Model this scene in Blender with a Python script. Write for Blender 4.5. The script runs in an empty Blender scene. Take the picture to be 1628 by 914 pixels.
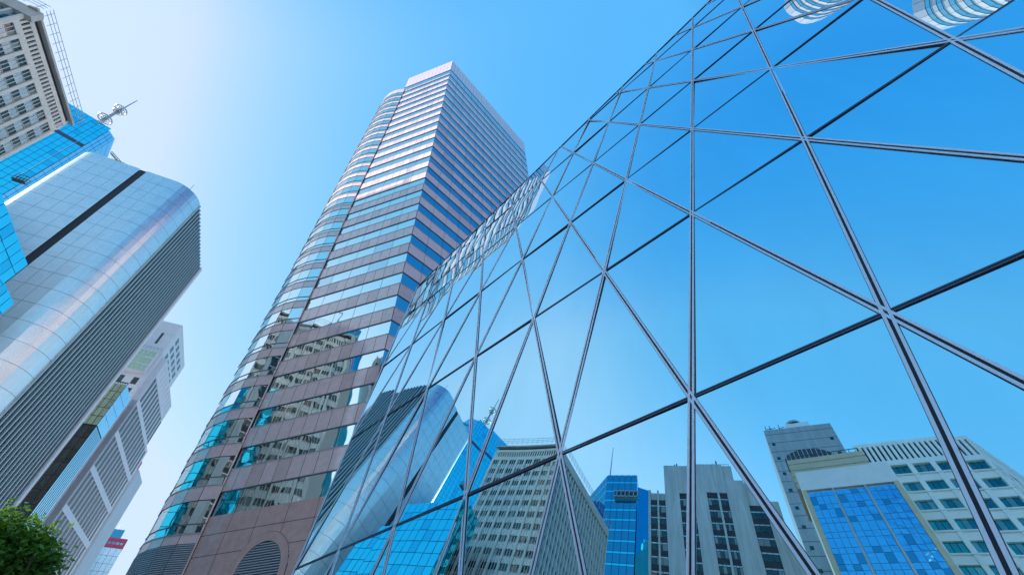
import bpy, bmesh, math, random
from mathutils import Vector, Matrix

random.seed(7)
scene = bpy.context.scene
col = scene.collection
R = math.radians
EYE = 1.6                       # eye height above the plaza

# ------------------------------------------------------------------ camera
cam_d = bpy.data.cameras.new("camera")
cam = bpy.data.objects.new("camera", cam_d)
col.objects.link(cam)
CX = Vector((0.9986, 0.0398, -0.0379))
CY = Vector((0.0548, -0.7210, 0.6899)) if False else None
M = ((0.99847, 0.05535, 0.0), (0.04000, -0.72155, 0.69121), (-0.03826, 0.69015, 0.72266))
right = Vector((M[0][0], M[1][0], M[2][0])).normalized()
fwd = Vector((M[0][2], M[1][2], M[2][2])).normalized()
up = right.cross(fwd).normalized()
right = fwd.cross(up).normalized()
mw = Matrix.Identity(4)
for i in range(3):
    mw[i][0], mw[i][1], mw[i][2] = right[i], up[i], -fwd[i]
mw[0][3], mw[1][3], mw[2][3] = 0, 0, EYE
cam.matrix_world = mw
cam_d.sensor_width = 36
cam_d.lens = 36 * 642.0 / 1628.0
cam_d.clip_start = 0.05
cam_d.clip_end = 4000
scene.camera = cam

# ------------------------------------------------------------------ sky, sun, exposure
SUN_AZ, SUN_EL = 205.0, 25.0
world = bpy.data.worlds.new("World")
scene.world = world
world.use_nodes = True
wn = world.node_tree
bg = wn.nodes["Background"]
sky = wn.nodes.new("ShaderNodeTexSky")
sky.sky_type = 'NISHITA'
sky.sun_disc = False
sky.sun_elevation = R(SUN_EL)
sky.sun_rotation = R(90 - SUN_AZ)
sky.dust_density = 3.0
sky.air_density = 1.0
sky.ozone_density = 1.0
sep = wn.nodes.new("ShaderNodeSeparateColor")
comb = wn.nodes.new("ShaderNodeCombineColor")
wn.links.new(sky.outputs[0], sep.inputs[0])
def wmath(op, a, b):
    n = wn.nodes.new("ShaderNodeMath"); n.operation = op
    for k, v in enumerate((a, b)):
        if isinstance(v, (int, float)): n.inputs[k].default_value = v
        else: wn.links.new(v, n.inputs[k])
    return n.outputs[0]


chan = [wmath('MULTIPLY', wmath('POWER', sep.outputs[i], pw), gain) for i, (gain, pw) in enumerate(((2.25, 1.6), (5.05, 0.55), (9.3, 0.12)))]
green = wmath('MINIMUM', chan[1], wmath('MULTIPLY', chan[2], 0.77))
red = wmath('MINIMUM', chan[0], wmath('MULTIPLY', green, 0.79))
wn.links.new(red, comb.inputs[0]); wn.links.new(green, comb.inputs[1]); wn.links.new(chan[2], comb.inputs[2])
tc_ = wn.nodes.new("ShaderNodeTexCoord")


def deepen(col_in, az, el, inner, outer, tint):
    """clearer, bluer air in one part of the sky"""
    dt = wn.nodes.new("ShaderNodeVectorMath"); dt.operation = 'DOT_PRODUCT'
    dt.inputs[1].default_value = (math.cos(R(az)) * math.cos(R(el)), math.sin(R(az)) * math.cos(R(el)), math.sin(R(el)))
    wn.links.new(tc_.outputs["Generated"], dt.inputs[0])
    mr = wn.nodes.new("ShaderNodeMapRange"); mr.interpolation_type = 'SMOOTHSTEP'
    mr.inputs["From Min"].default_value = outer; mr.inputs["From Max"].default_value = inner
    wn.links.new(dt.outputs["Value"], mr.inputs["Value"])
    mx = wn.nodes.new("ShaderNodeMix"); mx.data_type = 'RGBA'; mx.blend_type = 'MULTIPLY'
    wn.links.new(mr.outputs[0], mx.inputs[0]); wn.links.new(col_in, mx.inputs[6])
    mx.inputs[7].default_value = (*tint, 1)
    return mx.outputs[2]


c1 = deepen(comb.outputs[0], -12, 46, 0.97, 0.87, (0.10, 0.36, 0.58))
c2 = deepen(c1, -110, 61, 0.97, 0.75, (0.32, 0.74, 0.94))
wn.links.new(c2, bg.inputs[0])
bg.inputs[1].default_value = 0.06

sun_d = bpy.data.lights.new("sun", 'SUN')
sun_d.energy = 5.0
sun_d.angle = R(0.5)
sun_d.color = (1.0, 0.93, 0.82)
sun = bpy.data.objects.new("sun", sun_d)
col.objects.link(sun)
sdir = Vector((math.cos(R(SUN_AZ)) * math.cos(R(SUN_EL)), math.sin(R(SUN_AZ)) * math.cos(R(SUN_EL)), math.sin(R(SUN_EL))))
sun.rotation_euler = sdir.to_track_quat('Z', 'Y').to_euler()
sun.location = sdir * 400

vs = scene.view_settings
vs.view_transform = 'Standard'
vs.look = 'None'
vs.exposure = 0.74
vs.gamma = 1.0
vs.use_curve_mapping = False
scene.cycles.max_bounces = 8
scene.cycles.glossy_bounces = 5
scene.cycles.caustics_reflective = True
scene.cycles.caustics_refractive = False
scene.cycles.sample_clamp_indirect = 4.0


# ------------------------------------------------------------------ materials
def mat(name, base, rough=0.5, metal=0.0, spec=0.5, noise=None, wave=None, edge=None, streak=None, coat=None):
    """noise = (scale, amount) colour mottling; wave = (scale, distance) gentle surface undulation"""
    m = bpy.data.materials.new(name)
    m.use_nodes = True
    nt = m.node_tree
    b = nt.nodes["Principled BSDF"]
    b.inputs["Base Color"].default_value = (*base, 1)
    b.inputs["Roughness"].default_value = rough
    b.inputs["Metallic"].default_value = metal
    b.inputs["Specular IOR Level"].default_value = spec
    if coat:
        b.inputs["Coat Weight"].default_value = 1.0
        b.inputs["Coat IOR"].default_value = coat
        b.inputs["Coat Roughness"].default_value = 0.06
    if edge:
        b.inputs["Specular Tint"].default_value = (*edge, 1)
    geo = nt.nodes.new("ShaderNodeNewGeometry")
    if noise or streak:
        tex = nt.nodes.new("ShaderNodeTexNoise")
        sc, am = noise or streak
        tex.inputs["Scale"].default_value = sc
        tex.inputs["Detail"].default_value = 8
        tex.inputs["Roughness"].default_value = 0.65
        if streak:
            mp = nt.nodes.new("ShaderNodeMapping")
            mp.inputs["Scale"].default_value = (1, 1, 0.08)
            nt.links.new(geo.outputs["Position"], mp.inputs[0])
            nt.links.new(mp.outputs[0], tex.inputs["Vector"])
        else:
            nt.links.new(geo.outputs["Position"], tex.inputs["Vector"])
        rmp = nt.nodes.new("ShaderNodeMapRange")
        rmp.inputs["From Min"].default_value = 0.3
        rmp.inputs["From Max"].default_value = 0.7
        rmp.inputs["To Min"].default_value = 1 - am
        rmp.inputs["To Max"].default_value = 1 + am
        nt.links.new(tex.outputs[0], rmp.inputs[0])
        mul = nt.nodes.new("ShaderNodeVectorMath"); mul.operation = 'SCALE'
        mul.inputs[0].default_value = base
        nt.links.new(rmp.outputs[0], mul.inputs["Scale"])
        nt.links.new(mul.outputs[0], b.inputs["Base Color"])
    if wave:
        t2 = nt.nodes.new("ShaderNodeTexNoise")
        t2.inputs["Scale"].default_value = wave[0]
        t2.inputs["Detail"].default_value = 1.0
        nt.links.new(geo.outputs["Position"], t2.inputs["Vector"])
        bm_ = nt.nodes.new("ShaderNodeBump")
        bm_.inputs["Strength"].default_value = 1.0
        bm_.inputs["Distance"].default_value = wave[1]
        nt.links.new(t2.outputs[0], bm_.inputs["Height"])
        nt.links.new(bm_.outputs[0], b.inputs["Normal"])
    return m


MT = {}
MT['wall_glass'] = mat('mirrored blue glass', (0.42, 0.75, 0.87), 0.0, 1.0, edge=(0.9, 0.97, 1.0), wave=(0.42, 0.0045), streak=(1.3, 0.035))
MT['frame_silver'] = mat('anodised silver frame', (0.72, 0.78, 0.90), 0.42, 0.35, noise=(30, 0.04))
MT['frame_dark'] = mat('dark metal and level bar sheen', (0.09, 0.10, 0.15), 0.4, 0.5)
MT['gasket'] = mat('black gasket', (0.012, 0.014, 0.03), 0.6)
MT['granite'] = mat('polished rose granite', (0.82, 0.56, 0.54), 0.3, 0.0, 0.5, noise=(2.2, 0.10), coat=1.8)
MT['granite_matt'] = mat('rose granite base', (0.66, 0.38, 0.34), 0.35, 0.0, 0.5, noise=(1.6, 0.13), coat=1.6)
MT['joint'] = mat('dark joint', (0.02, 0.018, 0.02), 0.8)
MT['tower_glass'] = mat('tower window glass', (0.68, 0.81, 0.80), 0.015, 1.0, edge=(1, 1, 1), wave=(0.45, 0.010))
MT['louvre'] = mat('grey aluminium louvre', (0.22, 0.23, 0.26), 0.35, 0.7)
MT['silver'] = mat('brushed silver panel', (0.74, 0.76, 0.78), 0.27, 0.85, noise=(0.5, 0.05), wave=(0.35, 0.03))
MT['silver_fin'] = mat('silver fin', (0.42, 0.50, 0.53), 0.4, 0.4)
MT['teal_glass'] = mat('dark teal glass', (0.035, 0.085, 0.10), 0.04, 1.0, edge=(0.7, 0.9, 0.9), wave=(0.4, 0.012))
MT['dark'] = mat('dark recess', (0.035, 0.035, 0.045), 0.7)
MT['concrete'] = mat('pale concrete', (0.54, 0.52, 0.49), 0.65, noise=(0.8, 0.12))
MT['pier'] = mat('warm white pier', (0.72, 0.68, 0.62), 0.5, noise=(0.6, 0.08))
MT['spandrel'] = mat('aluminium spandrel', (0.55, 0.54, 0.52), 0.25, 0.55, noise=(0.5, 0.18), wave=(0.5, 0.03))
MT['dark_glass'] = mat('dark green window glass', (0.012, 0.03, 0.03), 0.04, 0.0, 0.9, wave=(0.5, 0.008))
MT['blue_glass'] = mat('bright blue curtain glass', (0.06, 0.72, 0.90), 0.03, 0.95, edge=(0.7, 0.9, 1), wave=(0.5, 0.010))
MT['blue_glass_deep'] = mat('deep blue glass', (0.05, 0.30, 0.48), 0.04, 0.9, edge=(0.6, 0.85, 1), wave=(0.3, 0.01))
MT['blue_light'] = mat('light blue glass', (0.35, 0.68, 0.88), 0.03, 1.0, edge=(1, 1, 1), wave=(0.4, 0.010))
MT['green_glass'] = mat('greenish bronze glass', (0.42, 0.46, 0.30), 0.04, 0.9, edge=(0.9, 1, 0.8), wave=(0.5, 0.02))
MT['bronze_glass'] = mat('dark bronze glass', (0.085, 0.085, 0.075), 0.04, 0.9, edge=(0.7, 0.8, 0.7), wave=(0.5, 0.02))
MT['stone_white'] = mat('white stone cladding', (0.80, 0.76, 0.77), 0.55, noise=(0.5, 0.06))
MT['slab_grey'] = mat('smooth grey render', (0.58, 0.63, 0.66), 0.6, noise=(0.25, 0.06))
MT['white_paint'] = mat('white paint', (0.84, 0.84, 0.83), 0.5, noise=(0.4, 0.05))
MT['red'] = mat('red enamel', (0.62, 0.06, 0.13), 0.4)
MT['gold'] = mat('gold stone', (0.62, 0.49, 0.34), 0.45, noise=(0.4, 0.10))
MT['grey_stone'] = mat('weathered grey stone', (0.36, 0.38, 0.41), 0.65, streak=(0.9, 0.22))
MT['pier_grey'] = mat('streaked grey concrete', (0.48, 0.49, 0.50), 0.7, streak=(1.1, 0.22))
MT['blind_glass'] = mat('window with drawn blind', (0.22, 0.24, 0.22), 0.12, 0.0, 0.9)
MT['green_win_pale'] = mat('pale green window glass', (0.25, 0.50, 0.45), 0.06, 0.7, wave=(0.6, 0.03))
MT['louvre_light'] = mat('pale grey louvre blade', (0.42, 0.44, 0.48), 0.45, 0.3)
MT['strip_glass'] = mat('dim strip window', (0.045, 0.045, 0.065), 0.3, 0.0, 0.25)
MT['pale_glass'] = mat('pale blue curtain glass', (0.42, 0.72, 0.90), 0.14, 0.9)
MT['granite_b'] = mat('polished rose granite, darker lot', (0.69, 0.46, 0.44), 0.3, 0.0, 0.5, noise=(2.0, 0.12), coat=1.8)
MT['tower_glass_b'] = mat('tower window with blind', (0.58, 0.70, 0.74), 0.04, 0.9, edge=(1, 1, 1), wave=(0.45, 0.010))
MT['blue_glass_b'] = mat('bright blue curtain glass, darker pane', (0.05, 0.58, 0.80), 0.03, 0.95, edge=(0.7, 0.9, 1), wave=(0.5, 0.010))
MT['crane_green'] = mat('dark green machinery', (0.05, 0.10, 0.10), 0.5)
MT['brown_glass'] = mat('brown arched glass', (0.16, 0.10, 0.08), 0.06, 0.6)
MT['steel'] = mat('galvanised steel', (0.45, 0.47, 0.5), 0.45, 0.6)
MT['bark'] = mat('tree bark', (0.10, 0.075, 0.05), 0.9, noise=(6, 0.3))
MT['leaf'] = mat('green leaves', (0.07, 0.18, 0.025), 0.45, noise=(1.3, 0.45))
MT['paving'] = mat('granite paving', (0.34, 0.33, 0.32), 0.7, noise=(0.9, 0.15))


_l = MT['leaf'].node_tree
_t = _l.nodes.new("ShaderNodeBsdfTranslucent"); _t.inputs[0].default_value = (0.20, 0.42, 0.05, 1)
_m = _l.nodes.new("ShaderNodeMixShader"); _m.inputs[0].default_value = 0.28
_o = [n for n in _l.nodes if n.type == 'OUTPUT_MATERIAL'][0]
_l.links.new(_l.nodes["Principled BSDF"].outputs[0], _m.inputs[1]); _l.links.new(_t.outputs[0], _m.inputs[2]); _l.links.new(_m.outputs[0], _o.inputs[0])


# ------------------------------------------------------------------ mesh helpers
class MB:
    def __init__(self):
        self.v, self.f, self.m, self.slots = [], [], [], []

    def slot(self, name):
        if name not in self.slots:
            self.slots.append(name)
        return self.slots.index(name)

    def poly(self, pts, m):
        i = len(self.v)
        self.v.extend([tuple(p) for p in pts])
        self.f.append(tuple(range(i, i + len(pts))))
        self.m.append(self.slot(m))

    def obox(self, o, ax, ay, az, x0, x1, y0, y1, z0, z1, m):
        """box in a right-handed frame ax, ay, az"""
        c = [o + ax * x + ay * y + az * z for z in (z0, z1) for y in (y0, y1) for x in (x0, x1)]
        for q in ((0, 2, 3, 1), (4, 5, 7, 6), (0, 1, 5, 4), (2, 6, 7, 3), (0, 4, 6, 2), (1, 3, 7, 5)):
            self.poly([c[k] for k in q], m)

    def bar(self, p, q, w, h, m, ref=Vector((0, 0, 1))):
        p, q = Vector(p), Vector(q)
        a = (q - p); L = a.length; a = a / L
        if abs(a.dot(ref)) > 0.98:
            ref = Vector((1, 0, 0))
        b = ref.cross(a).normalized(); c = a.cross(b)
        self.obox(p, a, b, c, 0, L, -w / 2, w / 2, -h / 2, h / 2, m)

    def prism(self, pts, z0, z1, m, top=None):
        n = len(pts)
        if sum(pts[i][0] * pts[(i + 1) % n][1] - pts[(i + 1) % n][0] * pts[i][1] for i in range(n)) < 0:
            pts = pts[::-1]
        for i in range(n):
            a, b = pts[i], pts[(i + 1) % n]
            self.poly([(a[0], a[1], z0), (b[0], b[1], z0), (b[0], b[1], z1), (a[0], a[1], z1)], m)
        self.poly([(p[0], p[1], z1) for p in pts], top or m)
        self.poly([(p[0], p[1], z0) for p in pts[::-1]], m)

    def tube(self, p, q, r0, r1, m, n=8):
        p, q = Vector(p), Vector(q)
        a = (q - p).normalized()
        ref = Vector((0, 0, 1)) if abs(a.z) < 0.95 else Vector((1, 0, 0))
        b = ref.cross(a).normalized(); c = a.cross(b)
        r = [[P + (b * math.cos(t) + c * math.sin(t)) * rr for t in [2 * math.pi * k / n for k in range(n)]] for P, rr in ((p, r0), (q, r1))]
        for k in range(n):
            j = (k + 1) % n
            self.poly([r[0][k], r[0][j], r[1][j], r[1][k]], m)
        self.poly(r[0][::-1], m); self.poly(r[1], m)

    def torus(self, c, axis, rad, r, m, n=20, k=6):
        c, axis = Vector(c), Vector(axis).normalized()
        ref = Vector((0, 0, 1)) if abs(axis.z) < 0.9 else Vector((1, 0, 0))
        b = ref.cross(axis).normalized(); d = axis.cross(b)
        P = []
        for i in range(n):
            t = 2 * math.pi * i / n; e = b * math.cos(t) + d * math.sin(t)
            P.append([c + e * (rad + r * math.cos(s)) + axis * r * math.sin(s) for s in [2 * math.pi * j / k for j in range(k)]])
        for i in range(n):
            for j in range(k):
                self.poly([P[i][j], P[(i + 1) % n][j], P[(i + 1) % n][(j + 1) % k], P[i][(j + 1) % k]], m)

    def build(self, name, parent=None, stuff=False):
        me = bpy.data.meshes.new(name)
        me.from_pydata(self.v, [], self.f)
        for s in self.slots:
            me.materials.append(MT[s])
        me.polygons.foreach_set("material_index", self.m)
        me.update()
        o = bpy.data.objects.new(name, me)
        col.objects.link(o)
        if parent is not None:
            base = parent
            off = Vector((0, 0, 0))
            while base is not None:
                off += base.location; base = base.parent
            o.parent = parent
            for v in me.vertices:
                v.co -= off
        if stuff:
            o['kind'] = 'stuff'
        return o


class Face:
    """a flat facade from P0 to P1 (plan points, building on the left), s runs along it, o outwards"""
    def __init__(self, p0, p1):
        self.p = Vector((p0[0], p0[1], 0)); d = Vector((p1[0] - p0[0], p1[1] - p0[1], 0))
        self.L = d.length; self.d = d / self.L
        self.n = Vector((self.d.y, -self.d.x, 0)); self.z = Vector((0, 0, 1))

    def pt(self, s, z, o=0.0):
        return self.p + self.d * s + self.n * o + Vector((0, 0, z))

    def box(self, mb, s0, s1, z0, z1, o0, o1, m):
        # frame d, z, n is right-handed
        mb.obox(self.p, self.d, self.z, self.n, s0, s1, z0, z1, o0, o1, m)

    def pane(self, mb, s0, s1, z0, z1, o, m, tilt=0.0):
        a, b = random.gauss(0, tilt), random.gauss(0, tilt)
        w, h = s1 - s0, z1 - z0
        e = [(-a * w - b * h) / 2, (a * w - b * h) / 2, (a * w + b * h) / 2, (-a * w + b * h) / 2]
        mb.poly([self.pt(s0, z0, o + e[0]), self.pt(s1, z0, o + e[1]), self.pt(s1, z1, o + e[2]), self.pt(s0, z1, o + e[3])], m)

    def row(self, mb, s0, s1, n, z0, z1, o, m, gap=0.05, tilt=0.0, gz=None, alt=None):
        w = (s1 - s0) / n
        gz = gap if gz is None else gz
        for k in range(n):
            self.pane(mb, s0 + k * w + gap / 2, s0 + (k + 1) * w - gap / 2, z0 + gz / 2, z1 - gz / 2, o, alt[0] if alt and random.random() < alt[1] else m, tilt)


def tag(o, label=None, cat=None, group=None, kind=None):
    if label: o['label'] = label
    if cat: o['category'] = cat
    if group: o['group'] = group
    if kind: o['kind'] = kind
    return o


def thing(name, loc, label, cat, group=None):
    o = bpy.data.objects.new(name, None)
    o.empty_display_size = 1
    o.location = loc
    col.objects.link(o)
    return tag(o, label, cat, group)


def inset(pts, d):
    n = len(pts)
    c = (sum(p[0] for p in pts) / n, sum(p[1] for p in pts) / n)
    out = []
    for p in pts:
        v = Vector((c[0] - p[0], c[1] - p[1])); L = v.length
        out.append((p[0] + v.x / L * d, p[1] + v.y / L * d))
    return out


def project(p):
    q = Vector(p) - Vector((0, 0, EYE))
    z = q.dot(fwd)
    if z < 0.05:
        return None
    return 814 + 642 * q.dot(right) / z, 457 - 642 * q.dot(up) / z


# ------------------------------------------------------------------ ground
g = MB()
g.poly([(-1500, -1500, 0), (1500, -1500, 0), (1500, 1500, 0), (-1500, 1500, 0)], 'paving')
go = g.build('ground'); tag(go, kind='structure')
nt = MT['paving'].node_tree
bk = nt.nodes.new("ShaderNodeTexBrick")
bk.inputs["Scale"].default_value = 1.0
bk.inputs["Brick Width"].default_value = 1.2; bk.inputs["Row Height"].default_value = 0.6
bk.inputs["Mortar Size"].default_value = 0.008
bk.inputs["Color1"].default_value = (0.36, 0.35, 0.33, 1); bk.inputs["Color2"].default_value = (0.30, 0.29, 0.29, 1)
bk.inputs["Mortar"].default_value = (0.12, 0.12, 0.12, 1)
gp = nt.nodes.new("ShaderNodeNewGeometry")
nt.links.new(gp.outputs["Position"], bk.inputs["Vector"])
nt.links.new(bk.outputs[0], nt.nodes["Principled BSDF"].inputs["Base Color"])

# ------------------------------------------------------------------ leaning glass pavilion
N = Vector((-0.650, -0.718, 0.250)).normalized()
U = Vector((0.743, -0.670, 0.0)) * 2.0
UP = N.cross(U.normalized()).normalized()
if UP.z < 0: UP = -UP
VV = U * 0.5 + UP * (1.913 / UP.z * 2.0)
O = Vector((2.037, 4.297, 2.455 + EYE))


def ab(a, b, h=0.0):
    return O + U * a + VV * b + N * h


def clip(poly, fn):
    out = []
    for i in range(len(poly)):
        p, q = poly[i], poly[(i + 1) % len(poly)]
        fp, fq = fn(p), fn(q)
        if fp >= 0: out.append(p)
        if (fp >= 0) != (fq >= 0):
            t = fp / (fp - fq); out.append((p[0] + (q[0] - p[0]) * t, p[1] + (q[1] - p[1]) * t))
    return out


TOPS = (5.69 - 4.05) / (0.677 + 9.03)
LIM = [lambda p: p[0] + p[1] + 5.0,
       lambda p: 4.05 + TOPS * (p[0] + 9.03) - p[1],
       lambda p: 7.0 - p[0],
       lambda p: p[1] + 1.03]
pav = thing('glass_pavilion', (4, 6, 0), 'leaning mirrored blue glass wall of triangular panes', 'glass building')
panes = []
for b in range(-2, 8):
    for a in range(-16, 9):
        for tri in (((a, b), (a + 1, b), (a, b + 1)), ((a + 1, b), (a + 1, b + 1), (a, b + 1))):
            p = list(tri)
            for fn in LIM:
                p = clip(p, fn) if len(p) > 2 else p
            if len(p) < 3: continue
            area = abs(sum(p[i][0] * p[(i + 1) % len(p)][1] - p[(i + 1) % len(p)][0] * p[i][1] for i in range(len(p)))) / 2
            if area < 0.004: continue
            q = [project(ab(*x)) for x in p]
            scr = 0
            if all(q):
                q2 = q
                for fn in (lambda t: t[0], lambda t: 1628 - t[0], lambda t: t[1], lambda t: 914 - t[1]):
                    q2 = clip(q2, fn) if len(q2) > 2 else []
                if len(q2) > 2:
                    scr = abs(sum(q2[i][0] * q2[(i + 1) % len(q2)][1] - q2[(i + 1) % len(q2)][0] * q2[i][1] for i in range(len(q2)))) / 2
            panes.append((scr, p))
panes.sort(key=lambda t: -t[0])
rest = MB()
for k, (scr, p) in enumerate(panes):
    mb = MB() if k < 99 else rest
    cx = sum(x[0] for x in p) / len(p); cy = sum(x[1] for x in p) / len(p)
    ta, tb = random.gauss(0, 0.0045), random.gauss(0, 0.0045)
    pts = [ab(x[0], x[1], (x[0] - cx) * 2 * ta + (x[1] - cy) * 4 * tb) for x in p]
    nn = (pts[1] - pts[0]).cross(pts[2] - pts[0])
    if nn.dot(N) < 0: pts = pts[::-1]
    mb.poly(pts, 'wall_glass')
    if k < 99: mb.build('pane', pav)
rest.build('pane', pav, stuff=True)


def mullion(pa, pb, kind):
    """pa, pb in lattice coordinates"""
    lo, hi = 0.0, 1.0
    for fn in LIM:
        f0, f1 = fn(pa), fn(pb)
        if f0 < -1e-6 and f1 < 1e-6 or f1 < -1e-6 and f0 < 1e-6: return
        if f0 * f1 < 0 and min(abs(f0), abs(f1)) > 1e-6:
            t = f0 / (f0 - f1)
            if f0 < 0: lo = max(lo, t)
            else: hi = min(hi, t)
    if hi - lo < 1e-3: return
    A = ab(pa[0] + (pb[0] - pa[0]) * lo, pa[1] + (pb[1] - pa[1]) * lo)
    B = ab(pa[0] + (pb[0] - pa[0]) * hi, pa[1] + (pb[1] - pa[1]) * hi)
    t = (B - A); L = t.length; t = t / L
    w = N.cross(t)
    mb = MB()
    if kind == 'slant':
        mb.obox(A, t, w, N, 0, L, -0.013, 0.013, -0.06, 0.010, 'gasket')
        for s in (-1, 1):
            x0, x1 = sorted((s * 0.013, s * 0.039))
            mb.obox(A, t, w, N, 0, L, x0, x1, -0.06, 0.020, 'frame_silver')
            x0, x1 = sorted((s * 0.039, s * 0.044))
            mb.obox(A, t, w, N, 0, L, x0, x1, -0.06, 0.008, 'gasket')
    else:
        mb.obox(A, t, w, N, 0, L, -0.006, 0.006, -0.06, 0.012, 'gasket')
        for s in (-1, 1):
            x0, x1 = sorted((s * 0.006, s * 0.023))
            mb.obox(A, t, w, N, 0, L, x0, x1, -0.06, 0.018, 'frame_dark')  # dark sheen of the level bars is put into their colour
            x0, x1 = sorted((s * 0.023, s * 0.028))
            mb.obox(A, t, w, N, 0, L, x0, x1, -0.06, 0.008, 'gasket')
    mb.build('mullion', pav)


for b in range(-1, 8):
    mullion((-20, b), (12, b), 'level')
for a in range(-16, 8):
    mullion((a, -3), (a, 9), 'slant')
for c in range(-5, 15):
    mullion((c + 3, -3), (c - 9, 9), 'slant')
# coping along the top edge and the left end
for (p, q) in (((-9.03, 4.05), (7.0, 4.05 + TOPS * 16.03)),):
    A, B = ab(*p), ab(*q); t = (B - A); L = t.length; t /= L; w = N.cross(t)
    mb = MB(); mb.obox(A, t, w, N, 0, L, -0.03, 0.05, -0.12, 0.03, 'frame_dark'); mb.build('coping', pav)
# closed body behind the glass
outl = [(-4.0, -1.0), (7.0, -1.0), (7.0, 4.05 + TOPS * 16.03), (-9.03, 4.05)]
fr = [ab(p[0], p[1], -0.09) for p in outl]
bk_ = [p + Vector((0.65, 0.72, 0)) * 14 for p in fr]
mb = MB()
mb.poly(fr, 'dark')
for i in range(4):
    j = (i + 1) % 4
    mb.poly([fr[j], fr[i], bk_[i], bk_[j]], 'blue_glass_deep' if i != 2 else 'steel')
mb.poly(bk_[::-1], 'blue_glass_deep')
mb.build('rear_body', pav)


# ------------------------------------------------------------------ granite tower with rounded bay
def round_bay(root, cx, cy, r, a0, count, step, base, nfl, pitch, wh, top, louvre_to=None):
    """facetted round bay; a0 = first facet angle, facets run clockwise"""
    vs_ = [(cx + r * math.cos(R(a0 - k * step)), cy + r * math.sin(R(a0 - k * step))) for k in range(count + 1)]
    faces = [Face(vs_[k + 1], vs_[k]) for k in range(count)]
    wall = MB()
    wall.prism([(cx + (r - 0.14) * math.cos(R(a0 - k * step)), cy + (r - 0.14) * math.sin(R(a0 - k * step))) for k in range(count + 1)] + [(cx + 0.2, cy)], 0, top, 'joint')
    first = base
    for i in range(nfl + 1):
        zb = base + i * pitch
        z_lo = base - 0.75 if i == 0 else zb - (pitch - wh)
        for f in faces:
            f.row(wall, 0, f.L, 1, z_lo, zb if i < nfl else top, 0.05, 'granite', 0.05, 0.003)
        if i == nfl: continue
        for k, f in enumerate(faces):
            f.box(wall, 0, f.L, zb - 0.06, zb + 0.03, -0.1, 0.10, 'steel')
    if louvre_to is None:
        for f in faces:
            f.row(wall, 0, f.L, 1, 0, base - 0.8, 0.05, 'granite', 0.05, 0.002)
    else:
        for f in faces:
            f.row(wall, 0, f.L, 1, 0, louvre_to, 0.05, 'granite_matt', 0.05, 0.002)
    # closing wall at the first facet, back towards the flat facade
    wall.build('bay_wall', root)
    for i in range(nfl):
        zb = base + i * pitch
        mb = MB()
        for f in faces:
            f.row(mb, 0, f.L, 1, zb + 0.03, zb + wh * 0.27, 0.0, 'tower_glass', 0.05, 0.004)
            f.row(mb, 0, f.L, 1, zb + wh * 0.27 + 0.05, zb + wh, 0.0, 'tower_glass', 0.05, 0.004)
            f.box(mb, 0, f.L, zb + wh * 0.27 - 0.03, zb + wh * 0.27 + 0.05, -0.05, 0.05, 'louvre')
        mb.build('window_band', root)
    if louvre_to is not None:
        mb = MB()
        z = louvre_to + 0.1
        while z < base - 0.85:
            for f in faces:
                f.box(mb, 0.03, f.L - 0.03, z, z + 0.085, -0.05, 0.09, 'louvre_light')
            z += 0.15
        mb.build('louvre', root)


Lp = (-26.6, 36.3); Cp = (-13.27, 32.38); Rp = (6.57, 57.7)
tow_poly = [Lp, Cp, Rp, (-22.0, 70.0), (-36.0, 55.0)]
tower = thing('granite_tower', (-15, 48, 0), 'striped granite tower with one rounded bay, rising behind the triangular glass wall', 'office tower')
LC, CR = Face(Lp, Cp), Face(Cp, Rp)
backs = [Face(tow_poly[2], tow_poly[3]), Face(tow_poly[3], tow_poly[4]), Face(tow_poly[4], tow_poly[0])]
mb = MB()
core = inset(tow_poly, 0.28)
mb.prism(core, 0, 129.6, 'joint')
mb.build('core', tower)
PIT, WH, Z0, NF = 3.925, 1.93, 14.1 + EYE, 28
ROWTOP = 120.1 + EYE
CROWN = 128.3 + EYE
wall = MB()
for f, nw in ((LC, 10), (CR, 12)):
    for i in range(NF - 1):
        zt = Z0 + i * PIT            # top of window i
        zn = Z0 + (i + 1) * PIT - WH if i < NF - 2 else ROWTOP - 2.9
        f.row(wall, 0, f.L, nw, zt, zn, 0.03, 'granite', 0.045, 0.0016, alt=('granite_b', 0.22))
        f.box(wall, 0, f.L, zt - 0.03, zt + 0.03, -0.1, 0.07, 'louvre')
        f.box(wall, 0, f.L, zn - 0.03, zn + 0.03, -0.1, 0.07, 'steel')
for f in backs:
    for i in range(NF - 1):
        zt = Z0 + i * PIT
        f.row(wall, 0, f.L, 6, zt, zt + PIT - WH, 0.03, 'granite', 0.05, 0.002)
# base of the flat facade: big granite slabs with an arched opening
AC, AR, AZ = 7.3, 1.95, 7.6 + EYE
zb = Z0 - WH
joints = [0, 3.2, 6.4, 9.21 + EYE, 10.72 + EYE, zb]
for i in range(5):
    z0, z1 = joints[i], joints[i + 1]
    n = 5 if i != 4 else 5
    w = LC.L / n
    for k in range(n):
        a, c = k * w + 0.02, (k + 1) * w - 0.02
        lo, hi = z0 + 0.02, z1 - 0.02
        # cut round the arch ring by small slices
        steps = 24
        for q in range(steps):
            x0, x1 = a + (c - a) * q / steps, a + (c - a) * (q + 1) / steps
            xm = (x0 + x1) / 2 - AC
            ro = AR + 0.66
            zc = AZ + math.sqrt(max(ro * ro - xm * xm, 0)) if abs(xm) < ro else -1
            l2 = max(lo, zc + 0.02) if zc > 0 else lo
            if hi - l2 > 0.01:
                LC.pane(wall, x0, x1, l2, hi, 0.03, 'granite_matt')
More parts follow.
